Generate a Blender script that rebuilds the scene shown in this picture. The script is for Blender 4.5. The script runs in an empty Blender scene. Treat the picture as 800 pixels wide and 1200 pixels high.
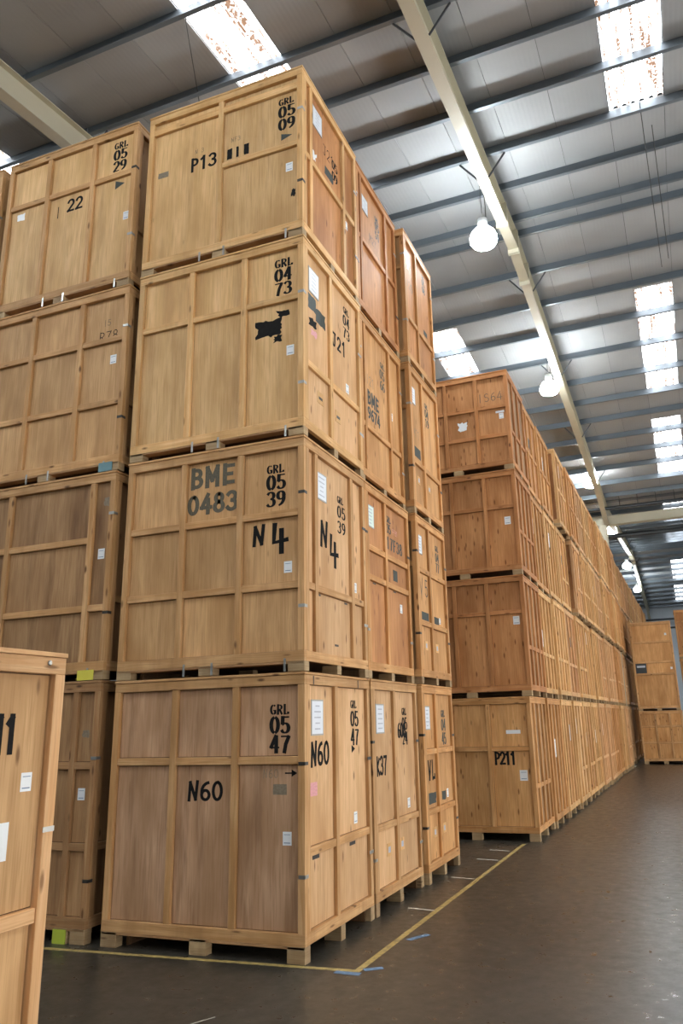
import bpy, bmesh, math, random
from mathutils import Vector, Matrix
random.seed(7)
D = bpy.data
S = bpy.context.scene
COL = S.collection
R = math.radians

# ------------------------------------------------------------------ camera, world, exposure
cam_d = D.cameras.new('camera'); cam = D.objects.new('camera', cam_d); COL.objects.link(cam)
pitch, roll, yaw = 0.2692, -0.0282, 0.3624
fw = Vector((-math.sin(yaw)*math.cos(pitch), math.cos(yaw)*math.cos(pitch), math.sin(pitch)))
r0 = Vector((math.cos(yaw), math.sin(yaw), 0)); u0 = r0.cross(fw)
rt = r0*math.cos(roll) + u0*math.sin(roll); up = u0*math.cos(roll) - r0*math.sin(roll)
m = Matrix((rt, up, -fw)).transposed().to_4x4(); m.translation = (3.0937, -6.3075, 1.897)
cam.matrix_world = m
cam_d.sensor_fit = 'VERTICAL'; cam_d.sensor_height = 36.0; cam_d.lens = 895.4/1200*36
cam_d.shift_x = -(438.18-400)/1200; cam_d.clip_end = 300
S.camera = cam
S.view_settings.view_transform = 'Standard'; S.view_settings.look = 'None'
S.view_settings.exposure = 0.24; S.view_settings.gamma = 1.0; S.view_settings.use_curve_mapping = False
W = D.worlds.new('sky'); S.world = W; W.use_nodes = True
W.node_tree.nodes['Background'].inputs[0].default_value = (0.75, 0.85, 1.0, 1); W.node_tree.nodes['Background'].inputs[1].default_value = 0.8
SKYLIGHT_E, LAMP_E, SIDE_GLOW_E = 7.5, 135.0, 4.8
DP = .036          # depth at which the plywood lies behind the frames
S.cycles.max_bounces = 8; S.cycles.diffuse_bounces = 5
BROT = R(-0.7)                       # the building and the far row stand at a slight angle to the near stacks

# ------------------------------------------------------------------ materials
MATS = {}
def nodes(name):
    mt = D.materials.new(name); mt.use_nodes = True; MATS[name] = mt
    nt = mt.node_tree
    return mt, nt, nt.nodes['Principled BSDF']
def N(nt, t, **k):
    n = nt.nodes.new(t)
    for a, b in k.items():
        if a.startswith('i_'): n.inputs[a[2:].replace('_', ' ')].default_value = b
        else: setattr(n, a, b)
    return n
def ramp(nt, src, stops):
    r = nt.nodes.new('ShaderNodeValToRGB'); e = r.color_ramp.elements
    while len(e) < len(stops): e.new(0.5)
    for q, (p, c) in zip(e, stops):
        q.position = p; q.color = (c[0], c[1], c[2], 1) if not isinstance(c, (int, float)) else (c, c, c, 1)
    nt.links.new(src, r.inputs[0]); return r.outputs[0]
def mix(nt, f, a, b, mode='MIX'):
    n = nt.nodes.new('ShaderNodeMix'); n.data_type = 'RGBA'; n.blend_type = mode
    for s, v in ((0, f), (6, a), (7, b)):
        if hasattr(v, 'links'): nt.links.new(v, n.inputs[s])
        else: n.inputs[s].default_value = v if s == 0 else ((v[0], v[1], v[2], 1))
    return n.outputs[2]
def wood(name, base, light, dark, vertical=True, knots=0.5, stain=0.0, rough=0.62):
    mt, nt, bs = nodes(name); L = nt.links
    geo = N(nt, 'ShaderNodeNewGeometry'); oi = N(nt, 'ShaderNodeObjectInfo')
    off = N(nt, 'ShaderNodeVectorMath', operation='SCALE'); comb = N(nt, 'ShaderNodeCombineXYZ')
    L.new(oi.outputs['Random'], comb.inputs[0]); L.new(oi.outputs['Random'], comb.inputs[2])
    L.new(comb.outputs[0], off.inputs[0]); off.inputs['Scale'].default_value = 37.0
    add = N(nt, 'ShaderNodeVectorMath', operation='ADD'); L.new(geo.outputs['Position'], add.inputs[0]); L.new(off.outputs[0], add.inputs[1])
    def mp(sc):
        n = N(nt, 'ShaderNodeMapping'); n.inputs['Scale'].default_value = sc; L.new(add.outputs[0], n.inputs[0]); return n.outputs[0]
    g = (16, 16, 1.1) if vertical else (1.1, 1.1, 22)
    n1 = N(nt, 'ShaderNodeTexNoise', i_Scale=1.0, i_Detail=5.0, i_Roughness=0.6, i_Distortion=0.6); L.new(mp(g), n1.inputs['Vector'])
    n2 = N(nt, 'ShaderNodeTexNoise', i_Scale=1.0, i_Detail=3.0); L.new(mp((2.6, 2.6, 1.1)), n2.inputs['Vector'])
    c = mix(nt, ramp(nt, n1.outputs[0], [(0.38, 0.0), (0.62, 1.0)]), base, light)
    n0 = N(nt, 'ShaderNodeTexNoise', i_Scale=1.0, i_Detail=3.0, i_Distortion=0.3); L.new(mp((75, 75, 2.6) if vertical else (2.6, 2.6, 90)), n0.inputs['Vector'])
    c = mix(nt, ramp(nt, n0.outputs[0], [(0.5, 0.0), (0.66, 0.55)]), c, dark)
    c = mix(nt, ramp(nt, n2.outputs[0], [(0.42, 0.0), (0.70, 0.8)]), c, dark)
    # knots: short dark flecks
    v = N(nt, 'ShaderNodeTexVoronoi', i_Scale=1.0); v.feature = 'F1'
    L.new(mp((5.5, 5.5, 2.4) if vertical else (2.6, 2.6, 7)), v.inputs['Vector'])
    k = ramp(nt, v.outputs['Distance'], [(0.05, 1.0), (0.13, 0.0)])
    vr = N(nt, 'ShaderNodeMath', operation='GREATER_THAN'); L.new(v.outputs['Color'], vr.inputs[0]); vr.inputs[1].default_value = 0.55
    km = N(nt, 'ShaderNodeMath', operation='MULTIPLY'); L.new(k, km.inputs[0]); L.new(vr.outputs[0], km.inputs[1])
    fl = N(nt, 'ShaderNodeTexVoronoi', i_Scale=1.0); fl.feature = 'F1'
    L.new(mp((11, 11, 3.2) if vertical else (3.2, 3.2, 16)), fl.inputs['Vector'])
    f1 = ramp(nt, fl.outputs['Distance'], [(0.09, 0.85), (0.2, 0.0)])
    fr = N(nt, 'ShaderNodeMath', operation='GREATER_THAN'); sp = N(nt, 'ShaderNodeSeparateColor'); L.new(fl.outputs['Color'], sp.inputs[0]); L.new(sp.outputs[1], fr.inputs[0]); fr.inputs[1].default_value = 0.6
    fm = N(nt, 'ShaderNodeMath', operation='MULTIPLY'); L.new(f1, fm.inputs[0]); L.new(fr.outputs[0], fm.inputs[1])
    c = mix(nt, fm.outputs[0], c, (dark[0]*0.45, dark[1]*0.38, dark[2]*0.35))
    km2 = N(nt, 'ShaderNodeMath', operation='MULTIPLY'); L.new(km.outputs[0], km2.inputs[0]); km2.inputs[1].default_value = knots
    c = mix(nt, km2.outputs[0], c, (dark[0]*0.28, dark[1]*0.22, dark[2]*0.2))
    if stain:
        n3 = N(nt, 'ShaderNodeTexNoise', i_Scale=1.0, i_Detail=4.0, i_Roughness=0.65); L.new(mp((5, 5, 0.55)), n3.inputs['Vector'])
        s = ramp(nt, n3.outputs[0], [(0.52, 0.0), (0.74, stain)])
        c = mix(nt, s, c, (dark[0]*0.5, dark[1]*0.42, dark[2]*0.4))
    hsv = N(nt, 'ShaderNodeHueSaturation'); L.new(c, hsv.inputs['Color'])
    mr = N(nt, 'ShaderNodeMapRange'); L.new(oi.outputs['Random'], mr.inputs[0]); mr.inputs[3].default_value = 0.86; mr.inputs[4].default_value = 1.1
    L.new(mr.outputs[0], hsv.inputs['Value'])
    L.new(hsv.outputs[0], bs.inputs['Base Color']); bs.inputs['Roughness'].default_value = rough
    bs.inputs['Specular IOR Level'].default_value = 0.3
    bp = N(nt, 'ShaderNodeBump', i_Strength=0.25, i_Distance=0.004); L.new(n1.outputs[0], bp.inputs['Height']); L.new(bp.outputs[0], bs.inputs['Normal'])
    return mt
def flat(name, col, rough=0.6, metal=0.0, mottling=0.12, scale=9.0):
    mt, nt, bs = nodes(name)
    n = N(nt, 'ShaderNodeTexNoise', i_Scale=scale, i_Detail=3.0); tc = N(nt, 'ShaderNodeTexCoord'); nt.links.new(tc.outputs['Object'], n.inputs['Vector'])
    lo = tuple(c*(1-mottling) for c in col); hi = tuple(min(1, c*(1+mottling)) for c in col)
    nt.links.new(mix(nt, n.outputs[0], lo, hi), bs.inputs['Base Color'])
    bs.inputs['Roughness'].default_value = rough; bs.inputs['Metallic'].default_value = metal
    return mt
def emit(name, col, e):
    mt, nt, bs = nodes(name)
    bs.inputs['Base Color'].default_value = (*col, 1); bs.inputs['Emission Color'].default_value = (*col, 1); bs.inputs['Emission Strength'].default_value = e
    return mt
# plywood and batten tints: pale, tan, brown (worn, stained), orange
TINT = {
 'pale':   ((0.68, 0.46, 0.19), (0.78, 0.56, 0.26), (0.50, 0.31, 0.11)),
 'tan':    ((0.54, 0.345, 0.145), (0.66, 0.44, 0.20), (0.39, 0.225, 0.08)),
 'rosy':   ((0.52, 0.335, 0.18), (0.64, 0.44, 0.26), (0.36, 0.215, 0.10)),
 'peach':  ((0.64, 0.425, 0.20), (0.74, 0.52, 0.27), (0.50, 0.30, 0.12)),  # near crate ends use it, side light raised into their colour
 'amber':  ((0.57, 0.325, 0.115), (0.68, 0.42, 0.17), (0.40, 0.205, 0.06)),
 'orange': ((0.49, 0.245, 0.085), (0.58, 0.31, 0.12), (0.34, 0.15, 0.045)),
 'brown':  ((0.36, 0.22, 0.095), (0.44, 0.285, 0.13), (0.25, 0.14, 0.055)),
}
for k, (b, l, d) in TINT.items():
    b, l, d = [(q[0]*1.03, q[1]*.93, q[2]*.97) for q in (b, l, d)]
    wood('ply_'+k, b, l, d, True, 0.8 if k in ('pale', 'tan', 'rosy', 'peach') else 0.6, 0.8 if k in ('rosy', 'brown') else 0.3)
    bb = (b[0]*0.97, b[1]*0.88, b[2]*0.78); 
    wood('bv_'+k, bb, l, d, True, 0.9, 0.3)
    wood('bh_'+k, bb, l, d, False, 0.9, 0.3)
wood('foot_wood', (0.40, 0.27, 0.14), (0.50, 0.36, 0.2), (0.26, 0.16, 0.08), False, 0.7, 0.4)
wood('core_wood', (0.13, 0.07, 0.032), (0.17, 0.09, 0.04), (0.08, 0.042, 0.02), True, 0.3)  # core darkened so panel seams and foot slots read as shadow
flat('ink', (0.013, 0.012, 0.012), 0.8, 0, 0.3, 40)
MATS['ink'].node_tree.nodes['Principled BSDF'].inputs['Specular IOR Level'].default_value = .12
flat('ink_faded', (0.10, 0.085, 0.055), 0.7, 0, 0.6, 60)
flat('ink_green', (0.03, 0.04, 0.035), 0.6, 0, 0.4, 30)
flat('ink_grey', (0.24, 0.19, 0.13), 0.7, 0, 0.4, 50)
flat('white_label', (0.80, 0.82, 0.84), 0.45, 0, 0.03)
flat('paper', (0.74, 0.78, 0.86), 0.35, 0, 0.05)
flat('pale_green_paper', (0.66, 0.80, 0.74), 0.35, 0, 0.05)
flat('print_blue', (0.10, 0.17, 0.30), 0.5, 0, 0.2)
flat('print_grey', (0.45, 0.48, 0.56), 0.5, 0, 0.2)
flat('pink_note', (0.72, 0.34, 0.36), 0.6, 0, 0.3, 60)
flat('clip_metal', (0.38, 0.38, 0.36), 0.35, 0.8)
flat('clip_dark', (0.05, 0.045, 0.04), 0.45, 0.5)
flat('yellow_wrap', (0.70, 0.62, 0.08), 0.5)
flat('green_wrap', (0.42, 0.50, 0.05), 0.5)
flat('blue_wrap', (0.12, 0.24, 0.27), 0.5)
flat('cream_steel', (0.50, 0.465, 0.35), 0.5, 0, 0.06, 2)
flat('brace_steel', (0.06, 0.065, 0.075), 0.5, 0.3)
flat('pipe_dark', (0.03, 0.035, 0.04), 0.4, 0.2)
flat('cord_dark', (0.05, 0.05, 0.05), 0.6)
flat('lamp_housing', (0.55, 0.57, 0.58), 0.4, 0.6)
flat('wall_sheet', (0.55, 0.60, 0.65), 0.5, 0, 0.08, 0.5)
flat('sign_dark', (0.03, 0.035, 0.04), 0.4)
flat('blue_tape', (0.14, 0.24, 0.38), 0.6, 0, 0.5, 30)
flat('white_scuff', (0.6, 0.58, 0.5), 0.6)
emit('lamp_glow', (0.90, 0.97, 1.0), LAMP_E)
emit('daylit_panel', (1.0, 0.97, 0.92), SIDE_GLOW_E)     # added glowing sections, out of view, that brighten the aisle-facing ends

def purlin_mat():
    mt, nt, bs = nodes('purlin_steel')
    geo = N(nt, 'ShaderNodeNewGeometry'); n = N(nt, 'ShaderNodeTexNoise', i_Scale=1.5, i_Detail=3.0); nt.links.new(geo.outputs['Position'], n.inputs['Vector'])
    nt.links.new(mix(nt, n.outputs[0], (0.13, 0.155, 0.18), (0.19, 0.22, 0.25)), bs.inputs['Base Color'])
    bs.inputs['Roughness'].default_value = 0.42; bs.inputs['Metallic'].default_value = 0.45
purlin_mat()
def roof_mat():
    mt, nt, bs = nodes('roof_liner'); L = nt.links
    tc = N(nt, 'ShaderNodeNewGeometry'); oi = N(nt, 'ShaderNodeObjectInfo')
    sx = N(nt, 'ShaderNodeSeparateXYZ'); L.new(tc.outputs['Position'], sx.inputs[0])
    mul = N(nt, 'ShaderNodeMath', operation='MULTIPLY'); L.new(sx.outputs[0], mul.inputs[0]); mul.inputs[1].default_value = 2*math.pi/0.075
    sn = N(nt, 'ShaderNodeMath', operation='SINE'); L.new(mul.outputs[0], sn.inputs[0])
    n = N(nt, 'ShaderNodeTexNoise', i_Scale=0.9, i_Detail=4.0); L.new(tc.outputs['Position'], n.inputs['Vector'])
    c = mix(nt, n.outputs[0], (0.28, 0.29, 0.295), (0.37, 0.38, 0.385))
    hsv = N(nt, 'ShaderNodeHueSaturation'); L.new(c, hsv.inputs['Color'])
    mr = N(nt, 'ShaderNodeMapRange'); L.new(oi.outputs['Random'], mr.inputs[0]); mr.inputs[3].default_value = 0.93; mr.inputs[4].default_value = 1.05
    L.new(mr.outputs[0], hsv.inputs['Value']); L.new(hsv.outputs[0], bs.inputs['Base Color'])
    bs.inputs['Roughness'].default_value = 0.6
    bs.inputs['Specular IOR Level'].default_value = 0.35
    bp = N(nt, 'ShaderNodeBump', i_Strength=0.2, i_Distance=0.003); L.new(sn.outputs[0], bp.inputs['Height']); L.new(bp.outputs[0], bs.inputs['Normal'])
roof_mat()
def sky_mat():
    # translucent rooflight sheet lit by the sky behind it, with brown algae streaks along the ribs
    mt, nt, bs = nodes('rooflight_sheet'); L = nt.links
    tc = N(nt, 'ShaderNodeTexCoord')
    mp = N(nt, 'ShaderNodeMapping'); mp.inputs['Scale'].default_value = (7.0, 0.35, 1); L.new(tc.outputs['Object'], mp.inputs[0])
    n = N(nt, 'ShaderNodeTexNoise', i_Scale=1.6, i_Detail=5.0, i_Roughness=0.6); L.new(mp.outputs[0], n.inputs['Vector'])
    n2 = N(nt, 'ShaderNodeTexNoise', i_Scale=22.0, i_Detail=4.0); L.new(tc.outputs['Object'], n2.inputs['Vector'])
    s = ramp(nt, n.outputs[0], [(0.47, 0.0), (0.55, 1.0)])
    s2 = ramp(nt, n2.outputs[0], [(0.30, 0.3), (0.5, 1.0)])
    mm = N(nt, 'ShaderNodeMath', operation='MULTIPLY'); L.new(s, mm.inputs[0]); L.new(s2, mm.inputs[1])
    c = mix(nt, mm.outputs[0], (0.96, 0.98, 1.0), (0.055, 0.032, 0.02))
    L.new(c, bs.inputs['Base Color']); L.new(c, bs.inputs['Emission Color']); bs.inputs['Emission Strength'].default_value = SKYLIGHT_E
    bs.inputs['Roughness'].default_value = 0.6
sky_mat()
def floor_mat():
    mt, nt, bs = nodes('floor_concrete'); L = nt.links
    geo = N(nt, 'ShaderNodeNewGeometry')
    n = N(nt, 'ShaderNodeTexNoise', i_Scale=0.8, i_Detail=6.0, i_Roughness=0.6); L.new(geo.outputs['Position'], n.inputs['Vector'])
    n2 = N(nt, 'ShaderNodeTexNoise', i_Scale=7.0, i_Detail=6.0, i_Roughness=0.7); L.new(geo.outputs['Position'], n2.inputs['Vector'])
    mp = N(nt, 'ShaderNodeMapping'); mp.inputs['Scale'].default_value = (6, 0.5, 1); L.new(geo.outputs['Position'], mp.inputs[0])
    n3 = N(nt, 'ShaderNodeTexNoise', i_Scale=1.0, i_Detail=4.0); L.new(mp.outputs[0], n3.inputs['Vector'])
    c = mix(nt, ramp(nt, n.outputs[0], [(0.3, 0.0), (0.7, 1.0)]), (0.036, 0.033, 0.026), (0.062, 0.056, 0.045))
    c = mix(nt, ramp(nt, n2.outputs[0], [(0.4, 0.0), (0.75, 0.4)]), c, (0.035, 0.032, 0.026))
    c = mix(nt, ramp(nt, n3.outputs[0], [(0.58, 0.0), (0.75, 0.3)]), c, (0.12, 0.112, 0.095))
    L.new(c, bs.inputs['Base Color'])
    L.new(ramp(nt, n2.outputs[0], [(0.3, 0.24), (0.7, 0.42)]), bs.inputs['Roughness'])
    bs.inputs['Specular IOR Level'].default_value = 0.45
    bp = N(nt, 'ShaderNodeBump', i_Strength=0.12, i_Distance=0.01); L.new(n2.outputs[0], bp.inputs['Height']); L.new(bp.outputs[0], bs.inputs['Normal'])
floor_mat()
def line_mat():
    mt, nt, bs = nodes('yellow_paint'); L = nt.links
    geo = N(nt, 'ShaderNodeNewGeometry')
    n = N(nt, 'ShaderNodeTexNoise', i_Scale=14.0, i_Detail=6.0, i_Roughness=0.75); L.new(geo.outputs['Position'], n.inputs['Vector'])
    L.new(mix(nt, ramp(nt, n.outputs[0], [(0.42, 0.0), (0.62, 0.75)]), (0.50, 0.37, 0.12), (0.19, 0.155, 0.085)), bs.inputs['Base Color'])
    bs.inputs['Roughness'].default_value = 0.5
line_mat()

# ------------------------------------------------------------------ object helpers
def link(name, me, parent=None, loc=(0, 0, 0), rz=0.0):
    o = D.objects.new(name, me); COL.objects.link(o)
    if parent: o.parent = parent
    o.location = loc
    if rz: o.rotation_euler = (0, 0, rz)
    return o
def tag(o, label=None, cat=None, group=None, kind=None):
    if label: o['label'] = label
    if cat: o['category'] = cat
    if group: o['group'] = group
    if kind: o['kind'] = kind
    return o
CACHE = {}
def box_mesh(sx, sy, sz, mat, bev=0.003):
    """a bevelled board centred on its origin, shared between alike boards"""
    key = (round(sx, 3), round(sy, 3), round(sz, 3), mat, bev)
    if key in CACHE: return CACHE[key]
    bm = bmesh.new(); bmesh.ops.create_cube(bm, size=1.0)
    bmesh.ops.scale(bm, vec=(sx, sy, sz), verts=bm.verts)
    if bev and min(sx, sy, sz) > bev*2.5:
        bmesh.ops.bevel(bm, geom=bm.edges[:], offset=bev, segments=1, affect='EDGES')
    me = D.meshes.new('board'); bm.to_mesh(me); bm.free(); me.materials.append(MATS[mat]); CACHE[key] = me
    return me
def board(name, p, x0, x1, y0, y1, z0, z1, mat, bev=0.003, **k):
    o = link(name, box_mesh(x1-x0, y1-y0, z1-z0, mat, bev), p, ((x0+x1)/2, (y0+y1)/2, (z0+z1)/2))
    return tag(o, **k) if k else o
def mesh_from(name, verts, faces, mat, parent=None, loc=(0, 0, 0), rz=0):
    me = D.meshes.new(name); me.from_pydata(verts, [], faces); me.materials.append(MATS[mat]); me.update()
    return link(name, me, parent, loc, rz)
def tube(bm, pts, r, seg=8):
    rings = []
    for i, p in enumerate(pts):
        p = Vector(p); a = Vector(pts[max(i-1, 0)]); b = Vector(pts[min(i+1, len(pts)-1)])
        t = (b-a).normalized(); x = t.orthogonal().normalized(); y = t.cross(x)
        rings.append([bm.verts.new(p + x*r*math.cos(2*math.pi*j/seg) + y*r*math.sin(2*math.pi*j/seg)) for j in range(seg)])
    for a, b in zip(rings, rings[1:]):
        for j in range(seg): bm.faces.new((a[j], a[(j+1) % seg], b[(j+1) % seg], b[j]))
    bm.faces.new(rings[0][::-1]); bm.faces.new(rings[-1])
def lathe(bm, prof, seg=24):
    rings = [[bm.verts.new((r*math.cos(2*math.pi*j/seg), r*math.sin(2*math.pi*j/seg), z)) for j in range(seg)] for r, z in prof]
    for a, b in zip(rings, rings[1:]):
        for j in range(seg): bm.faces.new((a[j], a[(j+1) % seg], b[(j+1) % seg], b[j]))
    bm.faces.new(rings[0][::-1]); bm.faces.new(rings[-1])
def bmobj(name, bm, mat, parent=None, loc=(0, 0, 0), smooth=False):
    me = D.meshes.new(name); bmesh.ops.recalc_face_normals(bm, faces=bm.faces); bm.to_mesh(me); bm.free(); me.materials.append(MATS[mat])
    if smooth:
        for f in me.polygons: f.use_smooth = True
    return link(name, me, parent, loc)

# ------------------------------------------------------------------ lettering: pen strokes cut as thin ribbons
def arc(cx, cy, rx, ry, a0, a1, n=12):
    return [(cx+rx*math.cos(R(a0+(a1-a0)*i/n)), cy+ry*math.sin(R(a0+(a1-a0)*i/n))) for i in range(n+1)]
def glyph(c, g):
    """strokes of one character in a box 0.6 wide and 1 high; g = half the stencil bridge in degrees"""
    w = .6
    if c in '0O':
        if g: return [arc(.3, .5, .24, .46, 90+g, 270-g, 14), arc(.3, .5, .24, .46, -90+g, 90-g, 14)]
        return [arc(.3, .5, .24, .46, 80, 440, 24)]
    if c == '1': return [[(.12, .8), (.32, .97)], [(.32, 1), (.32, .0)]]
    if c == '2': return [arc(.3, .70, .23, .27, 165, -30, 12)+[(.08, .04)], [(.06, .04), (.55, .04)]]
    if c == '3': return [arc(.27, .74, .23, .23, 150, -80, 12), arc(.27, .27, .26, .25, 85, -150, 14)]
    if c == '4': return [[(.40, 1), (.05, .30)], [(.02, .30), (.58, .30)], [(.42, .98 if g else .72), (.42, 0)]]
    if c == '5': return [[(.52, .96), (.13, .96)], [(.13, .98), (.11, .56)], arc(.28, .31, .25, .28, 130, -150, 16)]
    if c == '6': return [arc(.55, .45, .45, .50, 100, 180, 10)+arc(.32, .28, .22, .25, 180, 360, 12), arc(.32, .28, .22, .25, 0, 170, 10)]
    if c == '7': return [[(.05, .95), (.56, .95)], [(.55, .95), (.34, .5), (.24, 0)]]
    if c == '8': return [arc(.3, .75, .19, .21, 90, 450, 18), arc(.3, .27, .24, .25, 90, 450, 20)]
    if c == '9': return [arc(.28, .70, .22, .26, 0, 360, 20), arc(.05, .55, .45, .52, 20, -75, 12)]
    if c == 'G': return [arc(.34, .5, .27, .46, 55, 90-g, 5), arc(.34, .5, .27, .46, 90+g, 270-g, 14), arc(.34, .5, .27, .46, 270+g, 330, 5), [(.54, .42), (.54, .08)], [(.36, .42), (.62, .42)]]
    if c == 'R': return [[(.12, 1), (.12, 0)], [(.16, .95), (.3, .95)]+arc(.30, .73, .22, .22, 85, -90, 10)+[(.16, .51)], [(.30, .5), (.56, .02)]]
    if c == 'L': return [[(.14, 1), (.14, 0)], [(.2, .05), (.54, .05)], [(.53, .05), (.53, .2)]]
    if c == 'P': return [[(.12, 1), (.12, 0)], [(.12, .95), (.3, .95)]+arc(.30, .71, .22, .24, 85, -90, 10)+[(.12, .47)]]
    if c == 'B': return [[(.12, 1), (.12, 0)], [(.16, .94), (.3, .94)]+arc(.30, .73, .20, .21, 85, -90, 10)+[(.16, .52)], [(.2, .52), (.32, .52)]+arc(.32, .28, .23, .24, 85, -90, 10)+[(.16, .05)]]
    if c == 'M': return [[(.08, 0), (.08, 1)], [(.08, .98), (.34, .3)], [(.34, .3), (.60, .98)], [(.60, 1), (.60, 0)]]
    if c == 'E': return [[(.12, 1), (.12, 0)], [(.18, .94), (.54, .94)], [(.18, .5), (.46, .5)], [(.18, .06), (.54, .06)]]
    if c == 'N': return [[(.07, 0), (.12, .95)], [(.12, .95), (.46, .05)], [(.46, .05), (.55, 1)]]
    if c == 'n': return [[(.07, 0), (.12, .9)], [(.12, .9), (.5, .1)], [(.5, .1), (.58, .95)]]
    if c == 'K': return [[(.12, .95), (.12, 0)], [(.5, .85), (.14, .42)], [(.14, .45), (.54, .02)]]
    if c == 'V': return [[(.06, 1), (.26, .02)], [(.26, .02), (.5, 1)]]
    if c == 'I': return [[(.3, 1), (.3, 0)]]
    if c == 'J': return [[(.1, .95), (.5, .95)], [(.42, .95), (.40, .25)]+arc(.25, .22, .15, .2, 0, -160, 8)]
    if c == 'S': return [arc(.3, .74, .21, .22, 40, 270, 12)+arc(.3, .27, .23, .25, 90, -140, 12)]
    if c == 'F': return [[(.12, 1), (.12, 0)], [(.12, .95), (.52, .95)], [(.12, .52), (.44, .52)]]
    if c == 'X': return [[(.08, .95), (.52, .05)], [(.52, .95), (.08, .05)]]
    if c == 'h': return [[(.12, 1), (.08, .36), (.64, .42)], [(.42, .78), (.42, 0)]]     # open handwritten 4
    if c == 'T': return [[(.05, .95), (.58, .95)], [(.32, .95), (.32, 0)]]
    return []
def ribbon(V, F, pts, thick, thin):
    n = len(pts)
    for i in range(n):
        a = pts[max(i-1, 0)]; b = pts[min(i+1, n-1)]
        dx, dy = b[0]-a[0], b[1]-a[1]; l = math.hypot(dx, dy) or 1
        dx /= l; dy /= l
        wd = (thin + (thick-thin)*abs(dy)**1.5)/2
        x, y = pts[i]
        if i == 0: x -= dx*thin*.5; y -= dy*thin*.5
        if i == n-1: x += dx*thin*.5; y += dy*thin*.5
        V.append((x-dy*wd, y+dx*wd)); V.append((x+dy*wd, y-dx*wd))
        if i: k = len(V); F.append((k-4, k-3, k-1, k-2))
STY = {'stencil': (.27, .10, 15), 'block': (.25, .20, 0), 'marker': (.20, .165, 0), 'pen': (.08, .07, 0)}
def write(name, parent, face, text, u, z, h, style='marker', mat='ink', d=DP, wsc=1.0, adv=.72, slant=0.0):
    """text on a crate face; (u, z) = its lower left corner. front: u along x, end: u along y"""
    V2, F = [], []; tk, tn, g = STY[style]; cx = 0
    lay = []
    for c in text:
        if c == ' ': cx += .45; continue
        for si, st in enumerate(glyph(c, g)):
            n0 = len(V2); ribbon(V2, F, [(cx+x*wsc, y) for x, y in st], tk, tn); lay += [.00035*si]*(len(V2)-n0)
        cx += adv*wsc*(1.1 if c == 'M' else 1)
    if face == 'front': V = [(u+(x+y*slant)*h, d-.0012-e, z+y*h) for (x, y), e in zip(V2, lay)]
    else: V = [(-d+.0012+e, u+(x+y*slant)*h, z+y*h) for (x, y), e in zip(V2, lay)]
    return mesh_from(name, V, F, mat, parent)
def blot(name, parent, face, u0, u1, z0, z1, mat='ink', rough=.12, n=32, d=DP, seed=1):
    rnd = random.Random(seed); V2 = []
    cu, cz, hu, hz = (u0+u1)/2, (z0+z1)/2, (u1-u0)/2, (z1-z0)/2
    for i in range(n):
        a = 2*math.pi*i/n; c, s = math.cos(a), math.sin(a); q = 1/max(abs(c), abs(s))*(1-rough*rnd.random()*1.5)
        V2.append((cu+hu*c*q, cz+hz*s*q))
    if face == 'front': V = [(x, d-.0012, z) for x, z in V2]; F = [tuple(range(n))]
    else: V = [(-d+.0012, x, z) for x, z in V2]; F = [tuple(range(n))]
    return mesh_from(name, V, F, mat, parent)
def plate(name, parent, face, u0, u1, z0, z1, mat, th=.003, d=DP, bev=0):
    if face == 'front': return board(name, parent, u0, u1, d-th, d, z0, z1, mat, bev)
    return board(name, parent, -d, -d+th, u0, u1, z0, z1, mat, bev)
def sticker(c, face, u, z, s=.1):
    """white asset sticker with a line of small print"""
    q = plate('asset_sticker', c, face, u, u+s*.85, z, z+s*1.1, 'white_label', .0015)
    off = ((-s*.25, 0, 0)) if face == 'front' else ((0, -s*.25, 0))
    for k, (dz, hh) in enumerate(((-.38, .06), (.3, .04))):
        if face == 'front': b = board('print_line', q, -s*.3, s*.3, -.0019, -.0009, s*dz, s*(dz+hh), 'print_blue', 0)
        else: b = board('print_line', q, .0009, .0019, -s*.3, s*.3, s*dz, s*(dz+hh), 'print_blue', 0)
def sheet(c, u, z, w=.26, h=.32, mat='paper', lines=5, seed=0):
    """document sheet in a thin metal holder on the crate's end"""
    o = plate('document_holder', c, 'end', u, u+w, z, z+h, 'clip_metal', .006)
    board('paper_sheet', o, .0025, .0042, -w/2+.014, w/2-.014, -h/2+.014, h/2-.014, mat, 0)
    rnd = random.Random(seed)
    V, F = [], []
    for k in range(lines):
        zz = h*(.32-.64*k/max(1, lines-1)); ww = w*rnd.uniform(.15, .3)
        n = len(V); V += [(.0048, -ww, zz-.006), (.0048, ww, zz-.006), (.0048, ww, zz+.006), (.0048, -ww, zz+.006)]; F.append((n, n+1, n+2, n+3))
    mesh_from('print_line', V, F, 'print_grey', o)
def number(c, face, u, z, rows, h=.15, first=.09, gap=.02, **k):
    """stacked stencil block: small letters over two rows of digits; z = bottom"""
    zz = z
    for r in rows[::-1]:
        hh = first if r.isalpha() else h
        write('stencil_number' if not r.isalpha() else 'stencil_letters', c, face, r, u, zz, hh, 'stencil', wsc=1.0 if not r.isalpha() else 1.05, adv=.74, **k)
        zz += hh+gap
def tri(c, face, u, z, w, h, mat='ink', d=DP):
    V2 = [(u, z), (u+w, z+h/2), (u, z+h)]
    V = [(a, d-.0012, b) for a, b in V2] if face == 'front' else [(-d+.0012, a, b) for a, b in V2]
    return mesh_from('arrow_mark', V, [(0, 1, 2)], mat, c)

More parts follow.
